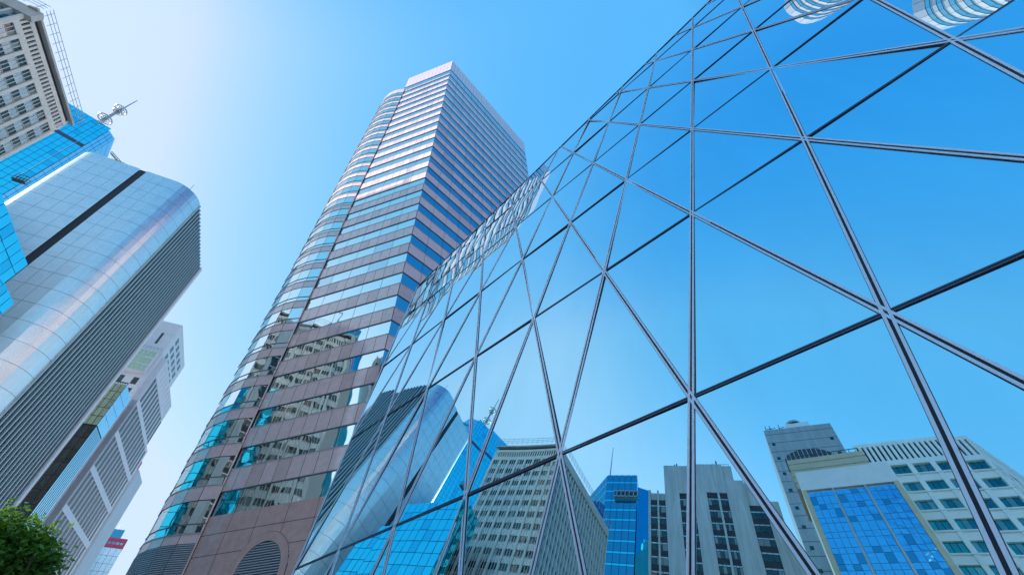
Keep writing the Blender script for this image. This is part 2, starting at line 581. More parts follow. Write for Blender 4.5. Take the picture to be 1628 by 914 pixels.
for i in range(5):
    z0, z1 = joints[i], joints[i + 1]
    CR.row(wall, 0, CR.L, 12, z0, z1, 0.03, 'granite_matt', 0.04, 0.001)
    for f in backs:
        f.row(wall, 0, f.L, 6, z0, z1, 0.03, 'granite_matt', 0.04, 0.001)
wall.build('wall', tower)
cr = MB()
for f, nw in ((LC, 12), (CR, 30), (backs[0], 10), (backs[1], 8), (backs[2], 8)):
    for z0, z1 in ((ROWTOP, ROWTOP + 2.8), (ROWTOP + 2.8, ROWTOP + 5.5), (ROWTOP + 5.5, CROWN)):
        f.row(cr, 0, f.L, nw, z0, z1, 0.06, 'granite', 0.04, 0.0014)
cr.prism(inset(tow_poly, 0.12), CROWN - 0.12, CROWN, 'granite')
cr.build('crown', tower)
for f, nw in ((LC, 5), (CR, 12)):
    for i in range(NF):
        mb = MB()
        zt = Z0 + i * PIT if i < NF - 1 else ROWTOP
        h = WH if i < NF - 1 else 2.9
        f.row(mb, 0, f.L, nw, zt - h, zt, -0.03, 'tower_glass', 0.05, 0.0028, 0.0, alt=('tower_glass_b', 0.14))
        mb.build('window_band', tower)
mb = MB()
for f in backs:
    for i in range(NF):
        zt = Z0 + i * PIT
        f.row(mb, 0, f.L, 6, zt - WH, min(zt, ROWTOP), -0.03, 'tower_glass', 0.05, 0.0022, 0.0)
mb.build('rear_window', tower)
# arch: ring, louvres
ring = MB()
def arch_pts(r, n=28):
    return [(AC + r * math.cos(math.pi * k / n), AZ + r * math.sin(math.pi * k / n)) for k in range(n + 1)]
ro, ri = arch_pts(AR + 0.66), arch_pts(AR + 0.04)
ro = [(AC + AR + 0.66, 0.3)] + ro + [(AC - AR - 0.66, 0.3)]
ri = [(AC + AR + 0.04, 0.3)] + ri + [(AC - AR - 0.04, 0.3)]
for k in range(len(ro) - 1):
    ring.poly([LC.pt(*ri[k], 0.05), LC.pt(*ro[k], 0.05), LC.pt(*ro[k + 1], 0.05), LC.pt(*ri[k + 1], 0.05)], 'granite_matt')
    ring.poly([LC.pt(*ri[k], 0.05), LC.pt(*ri[k + 1], 0.05), LC.pt(*ri[k + 1], -0.25), LC.pt(*ri[k], -0.25)], 'granite_matt')
    ring.poly([LC.pt(*ro[k], 0.05), LC.pt(*ro[k], -0.1), LC.pt(*ro[k + 1], -0.1), LC.pt(*ro[k + 1], 0.05)], 'joint')
ring.build('arch_ring', tower)
lv = MB()
z = 3.0
while z < AZ + AR - 0.1:
    hw = AR if z <= AZ else math.sqrt(max(AR * AR - (z - AZ) ** 2, 0.01))
    LC.box(lv, AC - hw, AC + hw, z, z + 0.09, -0.22, 0.0, 'louvre_light')
    z += 0.17
lv.build('arch_louvre', tower)
# rounded bay
BZ = 10.92 + EYE
round_bay(tower, -26.85, 44.2, 8.2, 274.0, 15, 11.2, BZ, 28, 3.78, 2.55, 118.3 + EYE, 6.0)
mb = MB()
v0 = (-26.85 + 8.18 * math.cos(R(274.0)), 44.2 + 8.18 * math.sin(R(274.0)))
f = Face(v0, (-26.45, 36.3))
f.box(mb, 0, f.L, 0, 118.3 + EYE, -0.1, 0.02, 'granite')
mb.build('bay_return', tower)

# ------------------------------------------------------------------ twin tower with two rounded bays (seen in the glass)
twin = thing('granite_tower', (42, -41, 0), 'striped tower whose two rounded bays are mirrored at the top of the glass wall', 'office tower')
tp = [(39.5, -6.0), (39.5, -67.0), (68.0, -67.0), (68.0, -6.0)]
mb = MB(); mb.prism(inset(tp, 0.4), 0, 124, 'joint'); mb.build('core', twin)
fs = [Face(tp[i], tp[(i + 1) % 4]) for i in range(4)]
wl = MB(); wb = MB()
for f in fs:
    nw = max(4, int(f.L / 2.8))
    for i in range(30):
        z = 3 + i * 4.05
        f.row(wl, 0, f.L, nw, z, z + 2.0, 0.0, 'granite', 0.05, 0.0016)
        f.row(wb, 0, f.L, nw, z + 2.0, z + 4.05, -0.04, 'tower_glass', 0.05, 0.0022, 0)
    f.row(wl, 0, f.L, nw, 124.5, 126.0, 0.0, 'granite', 0.05, 0.0016)
wl.prism(inset(tp, 0.2), 125.9, 126.0, 'granite')
wl.build('wall', twin); wb.build('window', twin)
for cy in (-23.4, -49.8):
    vs_ = 14
    round_bay(twin, 37.7, cy, 6.6, 278.0, 14, 14.0, 10.0, 31, 3.78, 2.2, 128.5 + EYE, None)

# ------------------------------------------------------------------ silver building
G1 = Vector((0.867, 0.498, 0)).normalized(); G2 = Vector((-G1.y, G1.x, 0))


def gp_(a, b):
    p = G1 * a + G2 * b
    return (p.x, p.y)


SH = 103.0 + EYE
silver = thing('silver_building', (-95, 75, 0), 'silver panelled tower with rounded corners, a dark slot and a finned side', 'office tower')
arc = lambda cx, cy, r, t0, t1, n: [gp_(cx + r * math.cos(R(t0 + (t1 - t0) * k / n)), cy + r * math.sin(R(t0 + (t1 - t0) * k / n))) for k in range(n + 1)]
rr = 6.0
la = arc(-70.0, 92.35, 3.0, 180, 270, 6)
ra = arc(-52.5, 95.35, rr, 270, 360, 9)
plan = la + [gp_(-60.2, 89.35), gp_(-58.7, 89.35)] + ra + [gp_(-46.5, 122.3), gp_(-73.0, 122.3)]
mb = MB(); mb.prism(inset(plan, 0.25), 0, SH - 0.4, 'joint', 'steel'); mb.build('core', silver)
sk = MB()
segs = []
front_w = [(-70.0, -60.2, 4), (-58.7, -52.5, 3)]
for k in range(len(la) - 1): segs.append((la[k], la[k + 1], 1, 'c'))
segs.append((gp_(-70.0, 89.35), gp_(-60.2, 89.35), 4, 'f'))
segs.append((gp_(-58.7, 89.35), gp_(-52.5, 89.35), 3, 'f'))
for k in range(len(ra) - 1): segs.append((ra[k], ra[k + 1], 1, 'c'))
segs.append((gp_(-73.0, 122.3), gp_(-73.0, 92.35), 10, 'f'))
segs.append((gp_(-46.5, 122.3), gp_(-73.0, 122.3), 8, 'f'))
rows = 27
ph = SH / rows
for (p, q, n, t) in segs:
    f = Face(p, q)
    for i in range(rows):
        f.row(sk, 0, f.L, n, i * ph, (i + 1) * ph, 0, 'silver', 0.035 if t == 'f' else 0.0, 0.0014 if t == 'f' else 0.0, 0.055)
sk.build('cladding', silver)
so = sk  # noqa
f = Face(gp_(-60.2, 89.35), gp_(-58.7, 89.35))
mb = MB(); f.box(mb, 0.0, f.L, 0, SH - 0.2, -0.22, -0.16, 'dark'); mb.build('slot', silver)
f = Face(gp_(-46.5, 95.35), gp_(-46.5, 120.9))
mb = MB()
nf = 17
for i in range(rows):
    f.row(mb, 0, f.L, nf, i * ph, (i + 1) * ph - 0.05, -0.12, 'teal_glass', 0.04, 0.003)
mb.build('side_window', silver)
mb = MB()
for k in range(nf + 1):
    s = k * f.L / nf
    f.box(mb, s - 0.20, s + 0.20, 0, SH - 0.1, -0.1, 0.22, 'silver_fin')
mb.build('fin', silver)
mb = MB()
f2 = Face(gp_(-46.5, 120.9), gp_(-46.5, 122.3)); f2.box(mb, 0.15, f2.L, 0, SH, -0.3, 0.5, 'stone_white'); mb.build('end_pier', silver)
mb = MB()
mb.bar(Vector((*gp_(-49.5, 91.5), SH - 0.2)), Vector((*gp_(-49.5, 91.5), SH + 3.4)), 0.07, 0.07, 'gasket'); mb.build('lightning_rod', silver)

# roof crane standing on the silver building
px_, py_ = gp_(-66.2, 91.6)
crane = thing('roof_crane', (px_, py_, SH), 'dark green window cleaning crane on the roof edge of the silver tower', 'crane')
b = Vector((px_, py_, SH))
mb = MB()
mb.obox(b, G1, G2, Vector((0, 0, 1)), -1.6, 1.6, -0.9, 1.0, -0.4, 0.45, 'crane_green')
mb.obox(b, G1, G2, Vector((0, 0, 1)), -0.9, 0.8, -0.6, 0.7, 0.45, 2.1, 'crane_green')
mb.build('machine_base', crane)
mb = MB()
e = b + G1 * 0.3 + Vector((0, 0, 2.0)); tipc = b - G1 * 2.4 - G2 * 1.5 + Vector((0, 0, 3.2))
for d in (Vector((0, 0, 0)), Vector((0, 0, 0.5)), G2 * 0.5):
    mb.bar(e + d, tipc + d, 0.12, 0.12, 'crane_green')
for k in range(6):
    t = k / 5
    c = e.lerp(tipc, t); mb.bar(c, c + Vector((0, 0, 0.5)), 0.08, 0.08, 'crane_green'); mb.bar(c, c + G2 * 0.5, 0.08, 0.08, 'crane_green')
mb.build('jib', crane)
mb = MB()
for k in range(4):
    s = -1.4 + k * 0.95
    mb.bar(b + G1 * s - G2 * 0.9 + Vector((0, 0, 0.4)), b + G1 * s - G2 * 0.9 + Vector((0, 0, 1.7)), 0.07, 0.07, 'steel')
mb.bar(b - G1 * 1.4 - G2 * 0.9 + Vector((0, 0, 1.65)), b + G1 * 1.5 - G2 * 0.9 + Vector((0, 0, 1.65)), 0.07, 0.07, 'steel')
mb.build('railing', crane)

# ------------------------------------------------------------------ concrete building (upper left)
A = (-62.14, 8.45); E1 = Vector((-0.43, 0.90, 0)).normalized()
Bp = (A[0] + E1.x * 15.7, A[1] + E1.y * 15.7)
S2 = Vector((-0.80, -0.60, 0))
Dp = (A[0] + S2.x * 25, A[1] + S2.y * 25)
Ep = (Dp[0] + E1.x * 17, Dp[1] + E1.y * 17)
conc = thing('concrete_building', (-90, 18, 0), 'grey block with pale piers and dark windows in threes at the upper left', 'office building')
CH = 67.31 + EYE
mb = MB(); mb.prism(inset([A, Bp, Ep, Dp], 0.35), 0, CH - 0.3, 'dark', 'concrete'); mb.build('core', conc)
f = Face(A, Bp)
NB = 8; bw = f.L / NB; fl = 2.55; nfl = 25
sp = MB(); wins = []; low_win = MB()
zt = CH - 3.85
for i in range(nfl):
    z1 = zt - i * fl; z0 = z1 - fl
    for k in range(NB):
        wn_ = MB() if i < 12 else low_win
        s0 = k * bw + 0.23; s1 = (k + 1) * bw - 0.23
        f.row(sp, s0, s1, 3, z0, z0 + 1.32, 0.0, 'spandrel', 0.06, 0.012)
        f.row(wn_, s0, s1, 3, z0 + 1.32, z1, -0.04, 'dark_glass', 0.07, 0.006, alt=('blind_glass', 0.16))
        if i < 12: wins.append(wn_)
    f.box(sp, 0, f.L, z0 + 1.29, z0 + 1.37, -0.2, 0.05, 'concrete')
# attic with its row of small windows, cornice
f.box(sp, 0, f.L, CH - 3.85, CH - 2.85, -0.2, 0.12, 'pier')
f.box(sp, 0, f.L, CH - 1.45, CH - 0.75, -0.2, 0.12, 'pier')
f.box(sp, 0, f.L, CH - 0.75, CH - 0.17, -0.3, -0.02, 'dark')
f.box(sp, -0.8, f.L + 0.3, CH - 0.2, CH + 0.15, -0.5, 0.55, 'concrete')
for k in range(29):
    s = k * f.L / 28
    f.box(sp, s - 0.13, s + 0.13, CH - 2.85, CH - 1.45, -0.2, 0.10, 'pier')
at = MB(); f.row(at, 0.15, f.L - 0.15, 28, CH - 2.85, CH - 1.45, -0.12, 'dark_glass', 0.1, 0.006)
for k in range(NB):
    for q in (1, 2):
        s0 = k * bw + 0.23 + q * (bw - 0.46) / 3
        f.box(sp, s0 - 0.035, s0 + 0.035, 2, CH - 3.85, -0.1, 0.05, 'pier')
sp.build('spandrel', conc)
at.build('attic_window', conc)
for w_ in wins: w_.build('window', conc)
low_win.build('window', conc, stuff=True)
mb = MB()
for k in range(NB + 1):
    s = k * bw
    f.box(mb, s - 0.23 + (0.23 if k == 0 else 0), s + 0.23, 0, CH - 3.4, -0.2, 0.16, 'pier')
mb.build('pier', conc)
# the other street side: blue glass strips between thin piers
f2 = Face(Dp, A)
mb = MB(); pr = MB()
n2 = 22
for i in range(26):
    z1 = CH - 1.7 - i * fl
    f2.row(mb, 0, f2.L, n2, z1 - 1.6, z1, -0.1, 'blue_light', 0.25, 0.006)
    f2.row(pr, 0, f2.L, n2, z1 - fl, z1 - 1.6, -0.04, 'blue_glass_deep', 0.2, 0.008)
mb.build('side_window', conc)
for k in range(n2 + 1):
    s = k * f2.L / n2
    f2.box(pr, s - 0.13, s + 0.13, 0, CH - 2.0, -0.2, 0.35, 'pier')
f2.box(pr, 0, f2.L + 0.8, CH - 2.0, CH + 0.1, -0.3, 0.5, 'concrete')
pr.build('side_wall', conc)
f3 = Face(Bp, Ep)
mb = MB(); f3.box(mb, 0, f3.L, 0, CH, -0.3, 0.05, 'pier'); mb.build('end_wall', conc)
# roof railing
mb = MB()
for ff in (f, f2):
    nn = int(ff.L / 1.2)
    for k in range(nn + 1):
        s = k * ff.L / nn
        mb.bar(ff.pt(s, CH + 0.1, 0.85), ff.pt(s, CH + 1.9, 0.85), 0.05, 0.05, 'steel')
    for h in (0.7, 1.3, 1.9):
        mb.bar(ff.pt(-0.5, CH + h, 0.85), ff.pt(ff.L + 0.5, CH + h, 0.85), 0.05, 0.05, 'steel')
mb.build('roof_railing', conc)

# window cleaners' cradle hanging off the end of the grey block
kc = Vector((-0.936, 0.351, 0)) * 74.5
kz = 0.7375 * 74.5 + EYE
kd = Vector((-0.86, -0.5, 0)).normalized(); ke = Vector((-kd.y, kd.x, 0))
cradle = thing('maintenance_cradle', (kc.x, kc.y, kz), 'small dark cradle hanging on cables off the end of the grey block', 'cradle')
kb = Vector((kc.x, kc.y, kz))
mb = MB(); mb.obox(kb, kd, ke, Vector((0, 0, 1)), -0.7, 0.7, -0.3, 0.3, 0, 0.14, 'crane_green'); mb.build('platform', cradle)
mb = MB()
for x in (-0.7, -0.35, 0, 0.35, 0.7):
    for y in (-0.28, 0.28):
        mb.bar(kb + kd * x + ke * y, kb + kd * x + ke * y + Vector((0, 0, 1.1)), 0.06, 0.06, 'crane_green')
for y in (-0.28, 0.28):
    for h in (0.55, 1.1):
        mb.bar(kb - kd * 0.7 + ke * y + Vector((0, 0, h)), kb + kd * 0.7 + ke * y + Vector((0, 0, h)), 0.06, 0.06, 'crane_green')
mb.build('railing', cradle)
mb = MB()
for x in (-0.65, 0.65):
    mb.bar(kb + kd * x, Vector(((kb + kd * x).x, (kb + kd * x).y, CH + 0.4)), 0.03, 0.03, 'steel')
mb.build('cable', cradle)

# ------------------------------------------------------------------ low blue glass building at the left edge
LA = (-66.2, 33.4); F1 = Vector((0.5, -0.866, 0)); W1 = Vector((-0.866, -0.5, 0))
LB = (LA[0] + F1.x * 14, LA[1] + F1.y * 14)
LC_ = (LB[0] + W1.x * 4, LB[1] + W1.y * 4); LD = (LA[0] + W1.x * 4, LA[1] + W1.y * 4)
low = thing('glass_building', (-64, 21, 0), 'low blue gridded glass building in front of the silver tower', 'glass building')
LH = 44.8 + EYE; LH2 = 41.2 + EYE
LE = (LA[0] - F1.x * 4.4, LA[1] - F1.y * 4.4); LF = (LE[0] + W1.x * 8, LE[1] + W1.y * 8)
mb = MB(); mb.prism(inset([LA, LD, LC_, LB], 0.2), 0, LH - 0.1, 'gasket', 'steel')
mb.prism(inset([LE, LF, LD, LA], 0.2), 0, LH2 - 0.1, 'gasket', 'steel'); mb.build('core', low)


def curtain(root, faces, z0, z1, pitch, pw, m, gap=0.10, tilt=0.003, name='window_row', sp=None, sph=0.0, o=0.0, gz=None, alt=None):
    n = max(1, round((z1 - z0) / pitch)); h = (z1 - z0) / n
    for i in range(n):
        mb = MB()
        for f in faces:
            k = max(1, round(f.L / pw))
            if sp:
                f.row(mb, 0, f.L, k, z0 + i * h, z0 + i * h + sph, o, sp, gap, tilt, gz)
            f.row(mb, 0, f.L, k, z0 + i * h + sph, z0 + (i + 1) * h, o, m, gap, tilt, gz, alt)
        mb.build(name, root)


curtain(low, [Face(LB, LA), Face(LA, LD), Face(LC_, LB)], 0, LH, 2.0, 1.5, 'blue_glass', 0.09, 0.009, alt=('blue_glass_b', 0.12))
curtain(low, [Face(LA, LE), Face(LE, LF)], 0, LH2, 2.0, 1.5, 'blue_glass', 0.09, 0.009, alt=('blue_glass_b', 0.12))

# ------------------------------------------------------------------ blue tower with mast (far)
BH = 168.0 + EYE
bt = thing('glass_tower', (-170, 58, 0), 'tall bright blue glass tower with a ringed rooftop mast behind the silver tower', 'skyscraper')
P = [(-180.0, 33.0), (-165.9, 50.3), (-157.7, 60.0), (-159.0, 60.6), (-159.3, 64.1), (-167.5, 71.4), (-190.0, 66.0), (-196.0, 48.0)]
mb = MB(); mb.prism(inset(P, 0.3), 0, BH - 0.2, 'gasket', 'steel'); mb.build('core', bt)
fb = [Face(P[i], P[i + 1]) for i in range(0, 5)]
curtain(bt, fb[:3], 0, BH - 16.6, 2.6, 1.9, 'blue_glass', 0.10, 0.007, alt=('blue_glass_b', 0.10))
curtain(bt, fb[:3], BH - 14.9, BH, 2.6, 1.9, 'blue_glass', 0.10, 0.007, alt=('blue_glass_b', 0.10))
curtain(bt, fb[3:], 0, BH, 3.8, 1.4, 'blue_light', 0.12, 0.004)
mb = MB()
for f in fb[:3]:
    f.box(mb, 0, f.L, BH - 16.6, BH - 14.9, -0.5, 0.05, 'frame_dark')
mb.build('plant_band', bt)
mst = MB()
mx, my = 169.5 * math.cos(R(160.42)), 169.5 * math.sin(R(160.42))
mz = BH - 1
for ang in range(0, 360, 90):
    dx, dy = 0.55 * math.cos(R(ang)), 0.55 * math.sin(R(ang))
    mst.bar((mx + dx, my + dy, mz), (mx + dx * 0.6, my + dy * 0.6, BH + 12.5), 0.22, 0.22, 'steel')
for k in range(9):
    z = BH + k * 1.4
    for ang in range(0, 360, 90):
        d0 = Vector((math.cos(R(ang)), math.sin(R(ang)), 0)) * 0.5; d1 = Vector((math.cos(R(ang + 90)), math.sin(R(ang + 90)), 0)) * 0.5
        c = Vector((mx, my, z)); mst.bar(c + d0, c + d1 + Vector((0, 0, 1.4)), 0.12, 0.12, 'steel')
mst.tube((mx, my, BH + 12), (mx, my, 190.9 + EYE), 0.28, 0.16, 'steel')
mo = mst.build('mast', bt)
for (dz, rad) in ((2.4, 2.3), (12.0, 2.1), (10.0, 1.4)):
    t_ = MB()
    t_.torus((mx, my, BH + dz), (0, 0, 1), rad, 0.24, 'steel')
    t_.torus((mx, my, BH + dz), (0, 0, 1), rad * 0.55, 0.16, 'steel')
    for ang in range(0, 360, 45):
        t_.bar((mx, my, BH + dz), (mx + rad * math.cos(R(ang)), my + rad * math.sin(R(ang)), BH + dz), 0.14, 0.14, 'steel')
    t_.build('ring', mo)

# ------------------------------------------------------------------ white stone building with red-brown windows
wh = thing('stone_building', (-140, 130, 0), 'pale stone high-rise with a stepped top, glazed bay and dark window strips', 'office building')
WHH = 107.0 + EYE


def gq(p, a, b):
    return (p[0] + G1.x * a + G2.x * b, p[1] + G1.y * a + G2.y * b)


wc = (-127.2, 112.8)
top_poly = [gq(wc, -24, 0), gq(wc, 0, 0), gq(wc, 0, 29), gq(wc, -24, 29)]
mb = MB(); mb.prism(top_poly, 0, WHH, 'stone_white'); mb.build('upper_block', wh)
body_end = 36.0
f = Face(gq(wc, 1.6, 2.5), gq(wc, 1.6, 2.5 + body_end)); BH2 = 95.0
mb = MB(); mb.prism([gq(wc, -24, 2.5), gq(wc, 1.5, 2.5), gq(wc, 1.5, 2.5 + body_end), gq(wc, -24, 2.5 + body_end)], 0, BH2, 'stone_white')
mb.prism([gq(wc, -24, 2.5), gq(wc, 1.5, 2.5), gq(wc, 1.5, 44), gq(wc, -24, 44)], 0, 78, 'stone_white')
mb.build('lower_block', wh)
# right side: dark vertical strips broken by pale belts
wr = MB()
fr_ = Face(gq(wc, 1.5, 2.5), gq(wc, 1.5, 44)); frt = Face(gq(wc, 0, 0), gq(wc, 0, 29))
nst = 11
belts = [10.8 * k + 3 for k in range(9)]
for bz in belts:
    for k in range(nst):
        s0 = 1.2 + k * (fr_.L - 1.6) / nst
        zhi = bz + 9.0
        lim = 77 if s0 > 34 else 94
        if zhi > lim: continue
        wmb = wr
        fr_.box(wmb, s0, s0 + 2.3, bz, zhi, -0.35, 0.02, 'strip_glass')
wr.build('strip_window', wh)
mb = MB()
for k in range(nst + 1):
    s0 = 1.2 + k * (fr_.L - 1.6) / nst - 0.75
    if s0 < 34: fr_.box(mb, s0, s0 + 0.5, 2, 94.5, 0, 0.14, 'stone_white')
for bz in belts[1:]:
    fr_.box(mb, 0, fr_.L if bz < 76 else 34, bz - 1.7, bz, 0, 0.18, 'stone_white')
mb.build('belt_course', wh)
mb = MB()
for k in range(5):
    for i in range(3):
        frt.box(mb, 4 + k * 4.6, 6.6 + k * 4.6, 96 + i * 3.6, 98.3 + i * 3.6, -0.2, 0.03, 'dark_glass')
mb.build('top_window', wh)
ff = Face(gq(wc, -24, 0), gq(wc, 0, 0))
zf = lambda tan, az: 0
bay = MB()
ff.box(bay, ff.L - 8.6, ff.L - 0.7, 86.0, 95.0, 0.0, 1.4, 'stone_white')
for i in range(3):
    ff.row(bay, ff.L - 8.3, ff.L - 1.0, 6, 86.5 + i * 2.75, 89.1 + i * 2.75, 1.43, 'green_glass', 0.25, 0.01)
bo = bay.build('glazed_bay', wh)
mb = MB()
for k in range(9):
    s = ff.L - 9.2 + k * 1.1
    mb.bar(ff.pt(s, 95, 1.3), ff.pt(s, 96.2, 1.3), 0.1, 0.1, 'steel')
mb.bar(ff.pt(ff.L - 9.2, 96.2, 1.3), ff.pt(ff.L - 0.4, 96.2, 1.3), 0.12, 0.12, 'steel')
mb.build('balcony_rail', bo)
for (s0, s1, z0, z1) in ((4.2, 3.4, 98.5, 103.5), (8.6, 7.8, 102.0, 103.8), (8.0, 5.2, 78.0, 80.6), (2.8, 1.2, 78.0, 80.6), (8.0, 5.2, 82.0, 84.6), (2.8, 1.2, 82.0, 84.6)):
    mb = MB()
    ff.box(mb, ff.L - s0, ff.L - s1, z0, z1, -0.3, 0.02, 'dark_glass')
    ff.box(mb, ff.L - s0 - 0.12, ff.L - s1 + 0.12, z0 - 0.14, z0, 0.0, 0.10, 'stone_white')
    mb.build('window', wh)

# ------------------------------------------------------------------ glass annex in front of it
an = thing('glass_building', (-124, 105, 0), 'slim block with yellow green glass above dark glass beside the silver tower', 'office building')
ak = (-121.0, 103.8)
AH = 74.4 + EYE; AM = 61.0 + EYE
ap = [gq(ak, -16, 0), ak, gq(ak, 0, 9.3), gq(ak, -16, 9.3)]
mb = MB(); mb.prism(inset(ap, 0.2), 0, AH - 0.2, 'gasket', 'stone_white'); mb.build('core', an)
fa, fs_ = Face(ap[0], ap[1]), Face(ap[1], ap[2])
curtain(an, [fa], AM, AH, 2.6, 1.35, 'green_glass', 0.14, 0.008)
curtain(an, [fa], 0, AM - 0.3, 3.4, 1.35, 'bronze_glass', 0.10, 0.006)
curtain(an, [fs_], AM, AH, 3.4, 1.6, 'blue_light', 0.10, 0.006, 'side_window')
curtain(an, [fs_], 0, AM - 0.3, 3.4, 1.16, 'blue_light', 0.45, 0.002, 'side_window', gz=0.0)
mb = MB()
for k in range(8):
    p0 = fa.pt(fa.L - 0.5 - k * 0.6, AH, -1.2); mb.bar(p0, p0 + Vector((0, 0, 1.2)), 0.1, 0.1, 'gasket')
mb.bar(fa.pt(fa.L - 5, AH + 1.1, -1.2), fa.pt(fa.L - 0.4, AH + 1.1, -1.2), 0.25, 0.25, 'gasket')
mb.build('roof_rail', an)

# ------------------------------------------------------------------ grey slab with red sign
sl = thing('slab_building', (-158, 158, 0), 'blank grey slab block with a red edged sign box on its roof', 'building')
sk_ = (-149.5, 154.6); SLH = 70.6 + EYE
mb = MB(); mb.prism([gq(sk_, -24, 0), sk_, gq(sk_, 0, 14), gq(sk_, -24, 14)], 0, SLH, 'slab_grey'); mb.build('wall', sl)
mb = MB(); mb.prism([gq(sk_, -8.5, 3.5), gq(sk_, -3.2, 3.5), gq(sk_, -3.2, 8), gq(sk_, -8.5, 8)], SLH, SLH + 4.6, 'blue_glass_deep'); mb.build('plant_room', sl)
fsn = Face(gq(sk_, -3.1, 3.3), gq(sk_, -3.1, 9))
mb = MB(); fsn.box(mb, 0, 5.5, SLH + 0.3, SLH + 5.6, 0.02, 0.6, 'red')
fsn.box(mb, 0.6, 1.4, SLH + 3.9, SLH + 4.7, 0.6, 0.64, 'white_paint')
mb.build('sign', sl)

# ------------------------------------------------------------------ distant blue tower with red top band
rt = thing('glass_tower', (-206, 224, 0), 'distant pale blue glass tower with a red band round its top', 'skyscraper')
rk = (-199.8, 223.8); rd = Vector((-0.734, -0.679, 0)); rb = Vector((-0.679, 0.734, 0))
rp = [(rk[0] + rd.x * 11 , rk[1] + rd.y * 11), rk, (rk[0] + rb.x * 20, rk[1] + rb.y * 20), (rk[0] + rd.x * 11 + rb.x * 20, rk[1] + rd.y * 11 + rb.y * 20)]
RH = 66.8 + EYE
mb = MB(); mb.prism(inset(rp, 0.3), 0, RH - 0.3, 'gasket', 'red'); mb.build('core', rt)
fr2 = [Face(rp[0], rp[1]), Face(rp[1], rp[2])]
curtain(rt, fr2, 0, RH - 4.2, 3.2, 2.2, 'pale_glass', 0.10, 0.002)
mb = MB()
for f in fr2:
    f.box(mb, 0, f.L, RH - 4.2, RH, -0.3, 0.15, 'red')
    f.row(mb, 0.6, f.L - 0.6, 6, RH - 2.9, RH - 1.5, 0.17, 'blue_glass_deep', 0.5)
mb.build('top_band', rt)
mb = MB(); q0 = (rk[0] + rd.x * 9 + rb.x * 4, rk[1] + rd.y * 9 + rb.y * 4)
mb.prism([q0, (q0[0] - rd.x * 6, q0[1] - rd.y * 6), (q0[0] - rd.x * 6 + rb.x * 8, q0[1] - rd.y * 6 + rb.y * 8), (q0[0] + rb.x * 8, q0[1] + rb.y * 8)], RH, RH + 4.6, 'blue_glass_deep')
mb.bar((q0[0] - rd.x * 3, q0[1] - rd.y * 3, RH + 4), (q0[0] - rd.x * 3, q0[1] - rd.y * 3, RH + 6.5), 0.2, 0.2, 'steel')
mb.build('plant_room', rt)

# ------------------------------------------------------------------ buildings behind the viewer, mirrored in the glass
# deep blue tower with a mast
mt_ = thing('glass_tower', (-125, -15, 0), 'deep blue glass tower with a thin mast, mirrored in the glass wall', 'office tower')
MH = 108.5 + EYE
mp = [(-108.07, -8.55), (-147.07, 3.45), (-138.07, -28.55), (-103.67, -17.55)]
mb = MB(); mb.prism(inset(mp, 0.3), 0, MH - 0.2, 'gasket', 'steel'); mb.build('core', mt_)
fm = [Face(mp[0], mp[1]) if False else Face(mp[1], mp[0]), Face(mp[0], mp[3]), Face(mp[3], mp[2])]
area2 = sum(mp[i][0] * mp[(i + 1) % 4][1] - mp[(i + 1) % 4][0] * mp[i][1] for i in range(4))
ccw = mp if area2 > 0 else mp[::-1]
fm = [Face(ccw[i], ccw[(i + 1) % 4]) for i in range(4)]
curtain(mt_, fm, 0, MH, 3.6, 2.0, 'blue_glass_deep', 0.10, 0.003, sp='blue_glass', sph=0.7)
mb = MB(); mb.prism([(-103.67, -17.75), (-103.47, -22.05), (-131.07, -30.55), (-135.07, -27.75)], 0, 103.6 + EYE, 'blue_glass'); mb.build('side_block', mt_)
mb = MB(); mb.tube((-108.6, -9.4, MH - 0.3), (-108.6, -9.4, 122.9 + EYE), 0.22, 0.1, 'steel'); mb.build('mast', mt_)
fq = [q for q in fm if q.n.dot(Vector((1, 0.2, 0))) > 0.8]
if fq:
    q = fq[0]; mb = MB()
    q.box(mb, -0.6, q.L * 0.7, MH - 8.0, MH - 7.7, 0.0, 1.4, 'steel'); q.box(mb, -0.6, q.L * 0.7, MH - 10.0, MH - 9.7, 0.0, 1.4, 'steel')
    for k in range(6): q.box(mb, -0.6 + k * 1.3, -0.4 + k * 1.3, MH - 10, MH - 7.7, 1.2, 1.4, 'steel')
    mb.build('service_balcony', mt_)

# grey block with broad streaked piers
gb = thing('concrete_building', (-95, -42, 0), 'weathered grey block with broad streaked piers, mirrored in the glass wall', 'office building')
ga = Vector((-85.97, -21.95, 0)); gd = Vector((0.415, -0.91, 0)).normalized(); gback = Vector((-0.91, -0.415, 0))
GL = 24.0; GH = 97.6 + EYE
P4 = lambda s, b: ((ga + gd * s + gback * b).x, (ga + gd * s + gback * b).y)
mb = MB()
mb.prism([P4(0, 0.4), P4(15.5, 0.4), P4(15.5, 16), P4(0, 16)], 0, GH, 'pier_grey')
mb.prism([P4(15.5, 0.6), P4(GL - 2.5, 0.6), P4(GL - 2.5, 16), P4(15.5, 16)], 0, GH - 5.5, 'pier_grey')
mb.prism([P4(GL - 2.5, 1.5), P4(GL + 1, 1.5), P4(GL + 1, 16), P4(GL - 2.5, 16)], 0, GH - 12, 'pier_grey')
mb.prism([P4(-5, 0.9), P4(0, 0.9), P4(0, 16), P4(-5, 16)], 0, GH - 9, 'pier_grey')
mb.build('wall', gb)
f = Face(P4(-5, 0), P4(GL + 1, 0))
if f.n.dot(Vector((1, 0.5, 0))) < 0: f = Face(P4(GL + 1, 0), P4(-5, 0))
flip = (f.p - Vector((*P4(-5, 0), 0))).length > 1
S = (lambda s: GL + 1 - s) if flip else (lambda s: s + 5)
